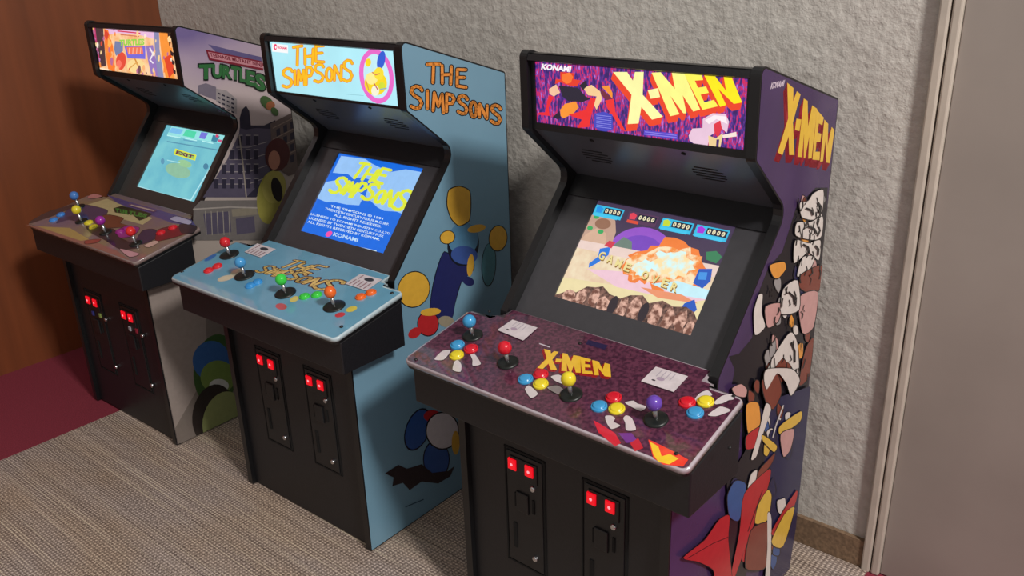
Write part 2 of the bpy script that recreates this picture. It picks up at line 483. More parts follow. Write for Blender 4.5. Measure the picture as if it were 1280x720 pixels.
PR = dict(X=dict(dA=.2225,zA=1.1871,dB=.5549,zB=1.0843,dC=.2250,zC=1.0306,dD=.3607,zD=.9131,dE=.1409,zE=.6683,dkF=-.0759,zkF=.6176,dkB=.1143,zkB=.6597,ok=.0681,bF=-.0535,zbt=.5891,zbb=.5175,ob=.0640,bB=.1101,okb=.0638,W=.5005),
          S=dict(dA=.2248,zA=1.1878,dB=.5702,zB=1.0771,dC=.2272,zC=1.0360,dD=.3724,zD=.9198,dE=.1482,zE=.6621,dkF=-.0870,zkF=.6210,dkB=.1165,zkB=.6595,ok=.0657,bF=-.0680,zbt=.5945,zbb=.5290,ob=.0600,bB=.1140,okb=.0642,W=.4982),
          T=dict(dA=.2160,zA=1.1939,dB=.5648,zB=1.0882,dC=.2153,zC=1.0297,dD=.3797,zD=.9107,dE=.1798,zE=.6577,dkF=-.0519,zkF=.6111,dkB=.1563,zkB=.6538,ok=.0690,bF=-.0420,zbt=.5918,zbb=.5252,ob=.0650,bB=.1261,okb=.0690,W=.4900))
def tag(o, label, cat, group=None):
    o['label'] = label; o['category'] = cat
    if group: o['group'] = group
cx = Cab('arcade_cabinet', .0686, 1.4200, -.7243, PR['X'])
cs = Cab('arcade_cabinet', -.5563, 1.9401, -.6971, PR['S'])
ct = Cab('arcade_cabinet', -1.2063, 2.4615, -.6907, PR['T'])
G = 'arcade cabinets along the rough wall'
tag(cx.root, 'black arcade cabinet with deep purple side art and plum deck, nearest the taupe door', 'arcade machine', G)
tag(cs.root, 'black arcade cabinet with sky blue side, pale blue deck and cyan lit marquee', 'arcade machine', G)
tag(ct.root, 'black arcade cabinet with city street side art and orange marquee, beside the wood wall', 'arcade machine', G)
for c in (cx, cs, ct): shell(c)
FD = (Vector((0,.012,0)), X, Z, -Y)

# =============================================== nearest cabinet: purple
c = cx
purple = mat('purple vinyl side print', (66, 47, 86), rough=.2, var=.1, scale=8)
A = Art(c, c.right, vinyl); A.clip = Box(.0035, c.p['dB']-.0035, .0035, 2)
A.poly(purple, c.ins)
A.zoom(940, 80, 4.5)
A.text((205, 190, 205), 'KONAMI', [(110,105),(185,88),(175,126),(102,142)], .03)
hs = homog([(40,62),(155,470),(1050,300),(965,95)], [(197,105),(143,497),(436,558),(462,372)])
block_logo(A, hs, [(222,180,62)]*5, (168,36,52), off=(-26,62))
# plain comic coloured stand-in patches: no figures
A.zoom(900, 220, 2.767)
A.poly((24,22,30), [(215,260),(262,110),(330,40),(372,40),(366,150),(352,300),(335,440),(310,660),(270,720),(40,720),(60,620),(110,560),(130,410),(165,320)])
A.poly((24,22,30), [(30,624),(314,544),(304,724),(274,864),(164,1004),(74,1064),(74,724)])
W_, K_, O_, R_, Yw, Br, Nv, Pk, Bl = (214,206,200), (20,18,22), (222,150,62), (178,38,44), (216,178,70), (122,58,44), (34,34,72), (196,150,146), (52,84,140)
def scraps(cols, spots):
    for x, y, w in spots:
        a = random.uniform(0, 3); q = []
        for k in range(6):
            t = a+k*1.047; d = w*random.uniform(.55, 1.15)
            q.append((x+d*math.cos(t)*.55, y+d*math.sin(t)*1.25))
        A.shard(random.choice(cols), q, 3)
scraps((W_,(150,146,146),Br,Nv,Pk,O_), [(random.uniform(282,350),random.uniform(70,330),24) for _ in range(16)] + [(random.uniform(190,320),random.uniform(330,560),24) for _ in range(18)] + [(random.uniform(160,300),random.uniform(560,700),26) for _ in range(10)])
for col, pts in ((W_, [(272,92),(300,86),(318,60),(352,48),(348,120),(318,150),(278,140)]),
                 (W_, [(262,160),(306,160),(350,140),(346,205),(320,220),(258,205)]),
                 (W_, [(256,222),(300,232),(342,222),(336,290),(300,262),(252,300)]),
                 (W_, [(282,280),(322,280),(300,330),(262,345)]),
                 (O_, [(168,308),(215,296),(222,320),(196,352),(178,345)]),
                 (W_, [(128,412),(142,410),(138,470),(150,520),(116,548),(112,470)]),
                 (Pk, [(152,452),(206,440),(196,500),(160,522)]),
                 (Br, [(276,340),(346,308),(338,392),(296,400),(270,382)]),
                 (Pk, [(268,420),(332,400),(318,520),(280,540)]),
                 (W_, [(214,390),(262,360),(268,460),(206,474)]),
                 (W_, [(170,640),(236,540),(262,580),(266,700),(226,640),(150,715)]),
                 (Br, [(160,700),(210,630),(224,660),(200,720),(150,720)]),
                 (Br, [(290,600),(318,560),(302,690),(268,720)])):
    A.shard(col, pts, 3)
for k in range(46):
    x, y = random.uniform(258, 345), random.uniform(70, 345)
    A.stroke(K_, [(x,y),(x+random.uniform(-4,8),y+random.uniform(8,18)),(x+random.uniform(-8,4),y+random.uniform(20,32))], random.uniform(2,4))
for k in range(30):
    x, y = random.uniform(160, 300), random.uniform(370, 690)
    A.stroke(K_, [(x,y),(x+random.uniform(-4,8),y+random.uniform(8,18)),(x+random.uniform(-8,4),y+random.uniform(20,32))], random.uniform(2,4))
for a in ((290,110,312,132),(330,90,338,125),(300,175,325,196),(280,235,300,262),(322,240,330,270),(230,400,250,440),(238,575,250,640)):
    A.stroke(K_, [(a[0],a[1]),((a[0]+a[2])/2+6,(a[1]+a[3])/2-4),(a[2],a[3])], 6)
A.zoom(840, 460, 2.767)
A.poly(Nv, [(330,110),(470,60),(455,300),(425,520),(398,690),(320,760),(300,520),(310,330)])
A.poly((24,22,30), [(180,395),(240,290),(330,120),(310,330),(300,520),(245,720),(186,760),(186,510)])
scraps((W_,Nv,Br,Yw,R_,Bl), [(random.uniform(255,420),random.uniform(60,330),22) for _ in range(16)] + [(random.uniform(200,390),random.uniform(380,690),26) for _ in range(14)])
for col, pts in ((O_, [(246,124),(286,118),(292,190),(252,222)]),
                 (R_, [(246,232),(292,200),(282,264),(246,276)]),
                 (Pk, [(196,66),(226,52),(246,70),(240,96),(208,90)]),
                 (Br, [(300,40),(352,20),(366,82),(338,138),(312,110)]),
                 (W_, [(318,0),(402,0),(430,40),(400,92),(384,50),(352,14),(316,70),(306,30)]),
                 (W_, [(312,120),(330,140),(300,230),(280,300),(262,310),(290,210)]),
                 (Yw, [(302,228),(350,264),(340,286),(304,250)]),
                 (Yw, [(362,196),(434,146),(430,182),(364,226)]),
                 (Pk, [(364,226),(410,208),(398,276),(374,302)]),
                 (Br, [(306,330),(344,290),(330,330),(280,384),(290,350)]),
                 (W_, [(262,362),(282,350),(272,400),(250,412)]),
                 (Bl, [(180,436),(206,386),(244,402),(220,520),(186,506)]),
                 (R_, [(238,430),(326,344),(318,412),(262,560),(200,730),(190,720),(222,560)]),
                 (R_, [(186,506),(150,520),(100,590),(26,650),(78,664),(128,690),(140,730),(196,760),(182,590)]),
                 (Yw, [(286,470),(318,418),(332,440),(318,520),(276,532)]),
                 (Br, [(262,556),(326,532),(326,640),(304,690),(242,684)]),
                 (W_, [(318,500),(332,520),(326,740),(310,740),(318,620)]),
                 (R_, [(334,556),(418,420),(412,470),(350,570)]),
                 (Yw, [(332,596),(378,500),(412,480),(372,612)])):
    A.shard(col, pts, 3)
A.stroke((208,202,200), [(372,126),(346,196),(336,236)], 4)
A.stroke(K_, [(40,652),(130,600),(180,580)], 2); A.stroke(K_, [(300,420),(250,560)], 2)
A.build('side_art', c.sides[1])
A = Art(c, (Vector((-c.p['W']/2,0,0)), Y, Z, -X), vinyl); A.poly(purple, c.ins); A.build('side_art', c.sides[-1])
# marquee
bm, cl = marquee(c, [(668,78),(938.5,97),(928,187),(672,153)])
mm = bpy.data.materials.new('lit purple marquee print'); mm.use_nodes = True
nt = mm.node_tree; b = nt.nodes['Principled BSDF']; b.inputs['Base Color'].default_value = (.01,.01,.01,1); b.inputs['Roughness'].default_value = .25
tc = nt.nodes.new('ShaderNodeTexCoord'); mp = nt.nodes.new('ShaderNodeMapping'); mp.inputs['Rotation'].default_value = (0, .7, 0); mp.inputs['Scale'].default_value = (230, 60, 70)
no = nt.nodes.new('ShaderNodeTexNoise'); no.inputs['Scale'].default_value = 1; no.inputs['Detail'].default_value = 2
rp = nt.nodes.new('ShaderNodeValToRGB'); E = rp.color_ramp.elements
E[0].position = .36; E[0].color = rgb((58,28,104)); E[1].position = .70; E[1].color = rgb((196,120,220))
for pos, col in ((.50,(92,52,156)),(.555,(214,36,96)),(.60,(222,40,90)),(.615,(110,60,170))):
    e = E.new(pos); e.color = rgb(col)
nt.links.new(tc.outputs['Object'], mp.inputs['Vector']); nt.links.new(mp.outputs['Vector'], no.inputs['Vector']); nt.links.new(no.outputs['Fac'], rp.inputs['Fac'])
nt.links.new(rp.outputs['Color'], b.inputs['Emission Color']); b.inputs['Emission Strength'].default_value = .95
mq = link('marquee', bm, mm, c.root)
A = Art(c, c.mq, glow, base=-.0003); A.clip = cl
A.zoom(660, 70, 6.54)
for col, pts in (((232,60,40), [(262,130),(380,140),(376,190),(430,200),(400,250),(330,240),(262,215),(220,230),(225,190),(265,190)]),
                 ((250,120,50), [(280,150),(340,134),(368,170),(350,218),(310,228),(276,196)]),
                 ((38,32,50), [(250,240),(330,250),(410,262),(470,330),(510,350),(450,376),(330,370),(280,330)]),
                 ((246,196,160), [(172,270),(230,232),(262,300),(210,330),(175,310)]),
                 ((236,40,52), [(166,322),(210,332),(170,420),(176,490),(90,480),(84,462),(140,460)]),
                 ((250,150,50), [(262,440),(300,392),(390,372),(414,420),(370,470),(290,510),(266,490)]),
                 ((40,28,50), [(200,500),(258,450),(270,510),(236,516)]),
                 ((238,44,46), [(330,480),(470,440),(510,340),(560,350),(520,470),(500,580),(400,588),(440,520),(380,500)]),
                 ((248,206,150), [(452,262),(520,236),(590,290),(606,350),(560,440),(540,400),(560,330),(490,320)]),
                 ((36,30,44), [(420,240),(470,200),(486,240),(450,280)]),
                 ((250,150,50), [(600,250),(660,240),(690,300),(690,350),(650,300)]),
                 ((120,40,60), [(592,270),(640,300),(690,350),(640,360),(600,320)]),
                 ((240,50,50), [(630,364),(700,350),(716,460),(800,620),(760,600),(700,500),(650,430)]),
                 ((70,70,190), [(545,470),(620,455),(690,480),(695,600),(610,625),(540,580)])):
    A.poly(col, pts)
for k in range(7): A.stroke((150,150,240), [(560,482+k*16),(680,496+k*16)], 4)
A.text((255,246,250), 'KONAMI', [(118,62),(356,84),(348,132),(106,110)], .05)
A.zoom(760, 80, 6.26)
hi = homog([(0,0),(1,0),(1,1),(0,1)], [(0,0),(1,0),(1,1),(0,1)])
block_logo(A, hi, [(255,250,170),(255,250,170),(255,250,140),(255,246,90),(255,236,20)], (236,72,44), off=(-16,56))
for col, pts in (((236,200,222), [(632,560),(660,505),(740,500),(742,430),(820,385),(920,390),(948,450),(930,540),(890,500),(850,530),(800,560),(780,640),(700,640),(640,600)]),
                 ((255,240,246), [(760,440),(830,400),(920,410),(936,470),(850,430),(790,470)]),
                 ((226,50,70), [(830,470),(880,440),(892,500),(862,580),(834,540)]),
                 ((240,210,150), [(786,560),(846,580),(900,540),(890,600),(880,650),(790,645)]),
                 ((70,40,110), [(850,590),(872,590),(866,650),(846,650)]),
                 ((250,230,220), [(895,556),(1005,530),(1008,566),(900,580)])):
    A.poly(col, pts)
A.poly((90,70,200), [(282,516),(545,545),(545,590),(280,555)])
for k in range(2): A.stroke((150,140,240), [(292,530+k*18),(536,558+k*16)], 5)
A.build('marquee_print', mq)
# screen
bm, cl = screen(c, [(747,249),(918,284),(865,418),(692,372)])
scr = link('screen', bm, glow((240,214,180), .95), c.root)
A = Art(c, c.bz, glow, base=-.0036); A.clip = cl
x0, x1, y0, y1 = cl.v
def su(px): return px
# coordinates in a 100 x 75 picture frame
def picmap(A, cl, w=100, h=75):
    x0, x1, y0, y1 = cl.v
    A.map = lambda p: (x0+(x1-x0)*p[0]/w, y1-(y1-y0)*p[1]/h)
picmap(A, cl)
A.rect((72,58,84), -1, -1, 101, 31)
A.poly((150,86,200), [(22,31)]+[(45+23*math.cos(t), 31-19*math.sin(t)) for t in [math.pi*(1-k/14) for k in range(15)]]+[(68,31)])
A.poly((122,72,190), [(28,31)]+[(45+17*math.cos(t), 31-13*math.sin(t)) for t in [math.pi*(1-k/14) for k in range(15)]]+[(62,31)])
A.poly((196,160,140), [(-1,31),(-1,12),(4,9),(12,8),(19,12),(23,20),(24,31)])
A.poly((214,176,150), [(2,26),(8,20),(16,22),(20,31),(0,31)])
A.blob((150,108,86), 11, 16, 6, 4)
for a in ((3,21),(10,10),(12,22),(4,12)): A.blob((60,170,96), a[0], a[1], 2.2, 1.6)
A.poly((110,130,120), [(25,30),(30,22),(37,24),(40,31)])
A.poly((236,210,200), [(-1,31),(101,27),(101,36),(-1,38)])
A.poly(mat('lit sand picture', (232,200,168), rough=.25, scale=40, emit=.97, col2=(246,230,196)), [(-1,37),(101,35),(101,50),(-1,60)])
A.poly((236,220,170), [(-1,60),(101,50),(101,76),(-1,76)])
A.poly((240,200,214), [(14,50),(50,44),(101,50),(90,55),(40,57)])
# explosion
FIRE = mat('lit blast picture', (250,150,70), rough=.25, scale=70, emit=.97, col2=(255,232,190), thr=(.4,.58))
CORE = mat('lit blast core picture', (255,226,170), rough=.25, scale=60, emit=1, col2=(214,250,250), thr=(.4,.6))
def burst(c, cx, cy, rx, ry, n=26, lo=.72):
    A.poly(c, [(cx+rx*f*math.cos(t), cy+ry*f*math.sin(t)) for t, f in [(2*math.pi*k/n, random.uniform(lo, 1.1)) for k in range(n)]])
burst((244,130,60), 68, 34, 27, 18); burst((244,130,60), 50, 40, 13, 12)
burst(FIRE, 68, 34, 24, 15); burst(FIRE, 50, 40, 11, 10)
burst(CORE, 70, 33, 15, 10); burst(CORE, 52, 40, 7, 6)
A.poly((200,240,250), [(62,49),(78,43),(101,44),(101,50),(80,52)])
A.poly((236,150,110), [(56,53),(84,51),(96,54),(70,57)])
# blue scraps at the right and left
for pts in ([(88,32),(96,30),(98,38),(95,44),(88,42)], [(88,56),(93,52),(97,58),(94,64),(86,62)]): A.poly((40,90,190), pts)
A.poly((70,150,230), [(89,34),(94,33),(95,38),(90,39)])
A.poly((40,120,220), [(17,34),(24,31),(25,37),(20,44),(15,49),(14,46),(18,40)]); A.poly((210,60,80), [(19,31),(21,27),(26,27),(25,32)])
A.poly((60,130,90), [(88,20),(94,18),(99,21),(97,26),(90,25)])
# letters on the picture
for i, (ch, px_, py_) in enumerate(zip('GAMEOVER', (19,26,33,40,54,61.5,69,76), (36,37,38.3,39.6,42,43,44,45))):
    A.text((150,110,50), ch, [(px_,py_),(px_+4.6,py_+.4),(px_+4.6,py_+6.4),(px_,py_+6)], .04)
    A.text((236,220,150), ch, [(px_-.6,py_-.6),(px_+4,py_-.2),(px_+4,py_+5.6),(px_-.6,py_+5.2)], .03)
# rocks along the foot
rk = [(-1,76),(-1,74),(4,71),(9,67),(14,68),(20,62),(26,61),(31,59),(38,63),(46,64),(52,60),(60,58),(66,62),(74,58),(82,60),(90,58),(96,60),(101,66),(101,76)]
A.poly(mat('lit rock picture', (60,40,36), rough=.25, scale=120, emit=.95, col2=(150,110,96)), rk)
ROCK = mat('lit pink rock picture', (120,76,62), rough=.25, scale=90, emit=.95, col2=(232,184,164), thr=(.42,.6))
for q in ((10,72,5,5),(19,70,4.5,7),(28,68,4,7),(36,71,5,6),(50,70,4,8),(58,68,5,9),(73,68,5,8),(82,69,4.5,9),(90,68,4,8),(97,71,3,6)):
    A.poly(ROCK, [(q[0]+q[2]*math.cos(t)*random.uniform(.75,1.1), q[1]+q[3]*math.sin(t)*random.uniform(.75,1.1)) for t in [k*.57 for k in range(11)]])
for q in ((43,70,3,7),(65,69,3,7)): A.blob((46,36,44), *q)
# score boxes
for k, (u0, col) in enumerate(((0,(40,150,230)),(26,(230,70,90)),(51,(200,220,60)),(75,(170,60,220)))):
    A.rect((60,190,230), u0+.5, 3.2, u0+22.5, 11.2) if k != 1 else A.rect((90,60,90), u0+.5, 3.2, u0+22.5, 11.2)
    A.rect((40,40,60), u0+8, 4.2, u0+21.5, 8.6)
    for j in range(4): A.text((240,230,190), '0', [(u0+8.8+j*3.1,4.8),(u0+11+j*3.1,4.8),(u0+11+j*3.1,8),(u0+8.8+j*3.1,8)], .05)
    A.poly(col, [(u0+1.5,5),(u0+4,3.8),(u0+7,5.4),(u0+6.6,8.6),(u0+2.4,8.8)])
    A.rect((70,200,240) if k != 1 else (220,80,60), u0+1.5, 9.4, u0+(20 if k != 1 else 10), 11.6)
A.build('screen_picture', scr)
grilles(c, (-.125, .125))
# deck
acr = mat('clear acrylic edge over plum print', (176, 164, 172), rough=.12, var=.05, coat=1)
top = deck(c, acr)
A = Art(c, c.dk, deckink)
A.poly(mat('plum brick deck print', (62,28,48), rough=.3, scale=140, coat=.8, col2=(98,50,72), thr=(.4,.6)), top)
A.zoom(660, 400, 7.2)
block_logo(A, homog([(40,62),(155,470),(1050,300),(965,95)], [(143,262),(84,432),(748,515),(738,400)]), [(232,186,52)]*5, (196,44,48), off=(-14,46))
A.stroke((200,190,200), [(105,215),(195,245)], 9)
A.poly((40,32,70), [(540,180),(720,230),(690,270),(520,220)])
A.zoom(700, 450, 4.8)
A.poly((206,34,52), [(200,362),(240,384),(330,440),(366,500),(330,520),(230,436)]); A.poly((112,54,140), [(350,440),(430,440),(470,490),(400,500)])
A.poly((190,36,48), [(420,500),(470,470),(500,530),(450,550)])
A.poly((236,60,40), [(530,480),(560,490),(640,530),(700,560),(770,600),(740,640),(620,630),(560,590)])
A.poly((240,200,44), [(540,492),(590,520),(610,580),(660,566),(712,594),(655,628),(590,612),(560,570)])
ARW = (206,196,198)
for pts in ([(272,338),(308,336),(332,352),(322,372),(362,396),(308,416),(278,374)], [(380,352),(398,334),(432,352),(456,420),(398,424),(392,380)], [(390,258),(440,246),(462,262),(518,282),(486,308),(430,284)],
            [(808,240),(836,204),(884,184),(914,212),(870,226),(820,252)], [(930,250),(972,218),(1030,206),(1042,238),(1012,244),(976,262),(932,268)], [(888,332),(960,282),(1024,302),(1002,318),(936,340)]):
    A.shard(ARW, pts, 3)
A.zoom(500, 370, 5.333)
for pts in ([(230,425),(282,370),(336,362),(330,384),(290,428)], [(352,496),(364,440),(388,430),(410,462),(404,508)], [(470,394),(500,392),(540,456),(486,468),(484,430)],
            [(1006,540),(1060,528),(1106,560),(1098,592),(1040,572)], [(984,612),(1050,600),(1100,636),(1076,664),(1010,636)], [(834,622),(862,600),(920,654),(876,684),(846,650)]):
    A.shard(ARW, pts, 3)
A.build('deck_print', c.box)
for q in ([(622,414),(641,401),(672,411),(654,427)], [(801.5,478),(820,460),(860,472),(842,491.5)]):
    bm = bmesh.new(); prism(bm, quadr(c, c.dk, q), c.dk, .0022, .0032); k = link('instruction_card', bm, mat('white card', (206,196,200), rough=.35), c.root)
    A = Art(c, c.dk, deckink, base=.0033)
    h = homog([(0,0),(1,0),(1,1),(0,1)], quadr(c, c.dk, q)); A.map = h
    A.blob((60,50,60), .25, .28, .04, .06); A.blob((170,150,170), .42, .42, .1, .12)
    for j in range(4): A.stroke((176,166,178), [(.5,.25+j*.14),(.9,.25+j*.14)], .03)
    A.build('card_print', k)
BLU, RED, YEL, PUR = (60,150,204), (206,26,44), (226,206,44), (100,66,170)
for (u, v), col in (((591,420),BLU),((635,454),RED),((714,494),YEL),((820,525),PUR)):
    joystick(c, c.dk, c.at(u, v, c.dk), col)
for (u, v), col in (((572,432),BLU),((589,437),RED),((571,445),YEL),((657,475),BLU),((676,469),RED),((676,481),YEL),
                    ((749,509),BLU),((767,498),RED),((771,512),YEL),((859,504),RED),((869,517),BLU),((882,503),YEL)):
    button(c, c.dk, c.at(u, v, c.dk), col)
for q in ((520,450),(612,390),(725,430),(912,560),(917,496),(845,568)):
    bm = bmesh.new(); lathe(bm, [(.003,0),(.003,.0028),(0,.0034)], c.dk, c.at(q[0], q[1], c.dk), 10); link('deck_bolt', bm, EDGE, c.box)
def doors(c, d1, d2, reds, locks, low, extra=((), ())):
    for k, (l, r) in enumerate((d1, d2)):
        rr = [c.at(u, v, FD) for u, v in reds[k]]
        zr = (rr[0][1]+rr[1][1])/2; rr = [(a, zr) for a, _ in rr]
        lk = c.at(*locks[k], FD); lw = c.at(*low[k], FD)
        uc = (rr[0][0]+rr[1][0])/2
        coin_door(c, uc-l, uc+r, zr-.235, zr+.026, rr, lk, lw, [(c.at(u, v, FD), col) for (u, v), col in extra[k]])
doors(c, (.040,.050), (.040,.050), [[(643,579),(664,587)],[(742,622),(765,631)]], [(668,610),(769,657)], [(671,697),(771,748)])

# =============================================== middle cabinet: sky blue
c = cs
sky = mat('sky blue vinyl side print', (112, 150, 172), rough=.16, var=.03, scale=6)
A = Art(c, c.right, vinyl); A.clip = Box(.0035, c.p['dB']-.0035, .0035, 2)
A.poly(sky, c.ins)
A.zoom(470, 40, 4)
wobbly(A, [('T',256,318,155,250,.1),('H',324,382,168,255,.1),('E',400,450,184,272,.1),('S',172,232,268,380,.12),('I',245,268,294,382,0),('M',282,340,302,392,.2),
           ('P',346,394,308,396,.2),('S',408,458,314,404,.2),('O',468,505,346,420,.25),('N',512,560,360,424,.2),('S',574,624,360,452,.25)], None, (226,140,58), (30,22,24), 14, 25)
YL, DB, LB, TE, RD = (214,166,60), (36,40,92), (82,130,164), (76,128,140), (176,40,44)
A.zoom(490, 200, 3.13)
A.shard(DB, [(205,360),(262,400),(310,372),(318,430),(268,480),(246,560),(236,612),(196,640),(150,600),(156,520),(176,430)], 4, (22,26,44))
A.blob((22,26,40), 278, 330, 62, 86, .1); A.blob(LB, 278, 310, 58, 66, .1); A.blob((58,84,150), 282, 372, 52, 36, .1)
A.shard(YL, [(222,120),(262,104),(302,122),(306,180),(300,236),(262,256),(232,228),(216,176)], 4, (26,26,30))
A.blob((26,26,30), 216, 302, 31, 27, -.4); A.blob(YL, 216, 302, 28, 24, -.4)
A.blob(YL, 330, 268, 36, 15, -.2); A.blob(YL, 306, 412, 13, 44, .1); A.blob(DB, 298, 474, 24, 17, .4)
A.blob((26,40,44), 378, 410, 29, 86, .05); A.blob(TE, 378, 408, 26, 82, .05)
A.blob((26,26,30), 414, 306, 37, 52, .1); A.blob(YL, 414, 306, 34, 48, .1)
A.blob((26,26,30), 84, 506, 63, 73, .3); A.blob(YL, 84, 506, 60, 69, .3)
A.blob((30,24,30), 140, 640, 43, 50, 0); A.blob(RD, 140, 640, 40, 46, 0); A.blob(YL, 150, 594, 40, 15, -.1); A.blob(RD, 88, 676, 28, 19, -.6)
A.blob((150,140,120), 212, 632, 32, 22, .2)
A.zoom(260, 420, 2.4)
A.blob((22,24,44), 628, 280, 36, 67, .35); A.blob((48,84,150), 628, 280, 33, 62, .35)
A.blob(RD, 672, 240, 26, 18); A.blob((22,24,44), 684, 370, 40, 59); A.blob((48,84,150), 684, 370, 37, 55)
A.blob((22,24,30), 702, 284, 51, 57); A.blob((206,200,204), 702, 284, 47, 53); A.blob(YL, 742, 320, 12, 36)
A.poly((44,34,38), [(530,412),(570,386),(596,398),(640,384),(672,410),(720,404),(740,388),(726,420),(690,442),(640,436),(604,462),(584,440),(552,450),(556,424)])
A.stroke((50,78,96), [(592,512),(645,490)], 3)
A.build('side_art', c.sides[1])
A = Art(c, (Vector((-c.p['W']/2,0,0)), Y, Z, -X), vinyl); A.poly(sky, c.ins); A.build('side_art', c.sides[-1])
# marquee
bm, cl = marquee(c, [(336.5,51),(493,64),(498,133),(344,113)])
mq = link('marquee', bm, mat('lit cyan marquee print', (178,236,248), rough=.25, var=.06, scale=7, emit=1.0), c.root)
A = Art(c, c.mq, glow, base=-.0003); A.clip = cl
A.zoom(330, 40, 6.544)
A.poly((250,250,252), [(66,92),(196,108),(196,174),(66,160)])
A.blob((240,60,110), 92, 122, 15, 24); A.blob((250,250,252), 96, 124, 6, 12)
A.text((240,70,110), 'KONAMI', [(114,116),(186,124),(186,144),(114,136)], .05)
wobbly(A, SM, None, (252,190,36), (226,120,40), 19, 27)
A.blob((238,110,206), 920, 362, 140, 226, -.16); A.blob((200,240,250), 920, 362, 104, 184, -.16)
A.blob((52,96,214), 958, 232, 32, 78, .2); A.blob((252,220,40), 852, 250, 24, 34, .1)
A.blob((252,220,40), 914, 420, 92, 98, -.1); A.blob((254,240,150), 880, 380, 50, 50, 0); A.blob((252,226,60), 940, 340, 40, 52, 0); A.blob((250,246,220), 910, 480, 32, 42); A.blob((214,226,60), 964, 440, 26, 30)
A.stroke((214,120,90), [(886,330),(914,352),(944,340)], 8); A.stroke((190,80,90), [(900,420),(930,470)], 8); A.stroke((150,180,190), [(950,470),(1000,460)], 10); A.stroke((220,150,80), [(836,400),(856,470)], 8)
A.stroke((150,205,216), [(670,508),(814,520)], 5)
A.build('marquee_print', mq)
# screen
bm, cl = screen(c, [(424,191),(531,210.5),(477,316),(374,288)])
scr = link('screen', bm, glow((20,110,230), .95), c.root)
A = Art(c, c.bz, glow, base=-.0036); A.clip = cl
A.zoom(370, 180, 5.141)
CL = (150,196,246)
A.poly(CL, [(284,72),(440,92),(480,120),(520,140),(600,176),(700,158),(800,176),(822,190),(690,450),(640,430),(560,425),(520,405),(440,330),(460,270),(520,240),(420,210),(360,215),(330,190),(230,180)])
A.poly(CL, [(185,240),(300,220),(380,290),(430,330),(400,390),(320,385),(250,370),(190,370),(130,345)])
wobbly(A, SM, homog([(240,115),(490,110),(725,405),(150,455)], [(415,112),(606,164),(676,432),(200,300)]), (222,232,60), None, 27, 27)
LT = (220,240,250)
def line(txt, x0, y0, x1, y1, h=15): A.text(LT, txt, [(x0+6,y0),(x1,y1),(x1-6,y1+h),(x0,y0+h)], .012)
line('THE SIMPSONS © 1991', 215, 386, 556, 470)
line('TWENTIETH CENTURY FOX FILM CORP.', 178, 403, 594, 506)
line('ALL RIGHTS RESERVED.', 236, 444, 546, 520)
line('LICENSED TO KONAMI INDUSTRY CO.,LTD.', 86, 438, 606, 568)
line('LICENSED BY TWENTIETH CENTURY FOX', 76, 462, 560, 582)
line('ALL RIGHTS RESERVED BY KONAMI.', 66, 486, 536, 602)
A.blob((244,80,170), 206, 574, 24, 15, -.6)
A.text((190,220,250), 'KONAMI', [(240,562),(396,602),(388,626),(230,586)], .03)
A.stroke((210,235,250), [(360,650),(510,684)], 5)
A.build('screen_picture', scr)
grilles(c, (-.125, .125))
acr = mat('clear acrylic edge over blue print', (186, 204, 212), rough=.12, var=.05, coat=1)
top = deck(c, acr)
A = Art(c, c.dk, deckink)
A.poly(mat('pale blue deck print', (104,160,188), rough=.3, var=.05, scale=20, coat=.8), top)
A.zoom(0, 0, 1)
hd = homog([(240,115),(490,110),(725,405),(150,455)], [(370,325),(409,334),(404,364),(318,339)])
wobbly(A, SM, hd, (226,190,110), (74,44,52), 20, 38)
A.zoom(200, 260, 3.048)
A.blob((60,110,180), 192, 190, 26, 7, -.5); A.blob((176,172,150), 292, 246, 26, 12, -.4); A.blob((210,196,170), 250, 268, 32, 10, -.25)
A.blob((214,196,104), 512, 348, 18, 10, -.4); A.blob((190,80,84), 462, 376, 22, 12, .1); A.blob((214,196,80), 730, 386, 22, 10, -.3); A.blob((200,60,70), 686, 408, 20, 9, -.2)
A.build('deck_print', c.box)
for q in ([(306,316),(322,305.5),(345,312.5),(326,323)], [(432,356),(451,343.5),(478,350.6),(458,364.5)]):
    qq = quadr(c, c.dk, q)
    bm = bmesh.new(); prism(bm, qq, c.dk, .0022, .003); k = link('instruction_card', bm, mat('white card', (206,196,200), rough=.35), c.root)
    A = Art(c, c.dk, deckink, base=.0031); A.map = homog([(0,0),(1,0),(1,1),(0,1)], qq)
    for j in range(5): A.stroke((150,110,120), [(.08,.16+j*.17),(.5,.16+j*.17)], .05)
    A.blob((60,60,66), .74, .6, .14, .2); A.stroke((150,110,120), [(.6,.2),(.92,.2)], .05)
    A.build('card_print', k)
for (u, v), col in (((287,319),(206,30,40)),((306,345),(70,150,206)),((357,367),(60,206,70)),((418,383.5),(232,104,36))):
    joystick(c, c.dk, c.at(u, v, c.dk), col, top=.038, wash=.025)
for (u, v), col in (((261,339),(214,40,50)),((272,333.5),(214,40,50)),((313,358),(56,146,214)),((322,353.5),(56,146,214)),((381,371.5),(60,206,70)),((396,369.5),(60,206,70)),((451,372),(232,104,36)),((464,366.5),(232,104,36))):
    button(c, c.dk, c.at(u, v, c.dk), col, r=.0125)
for q in ((228,340),(289,302),(427,409),(490,367)):
    bm = bmesh.new(); lathe(bm, [(.004,0),(.004,.0028),(0,.0034)], c.dk, c.at(q[0], q[1], c.dk), 10); link('deck_bolt', bm, EDGE, c.box)
doors(c, (.040,.050), (.040,.050), [[(327.5,449),(341,454)],[(389,475),(403,480)]], [(347,473),(409,500)], [(358,546),(418,576)])

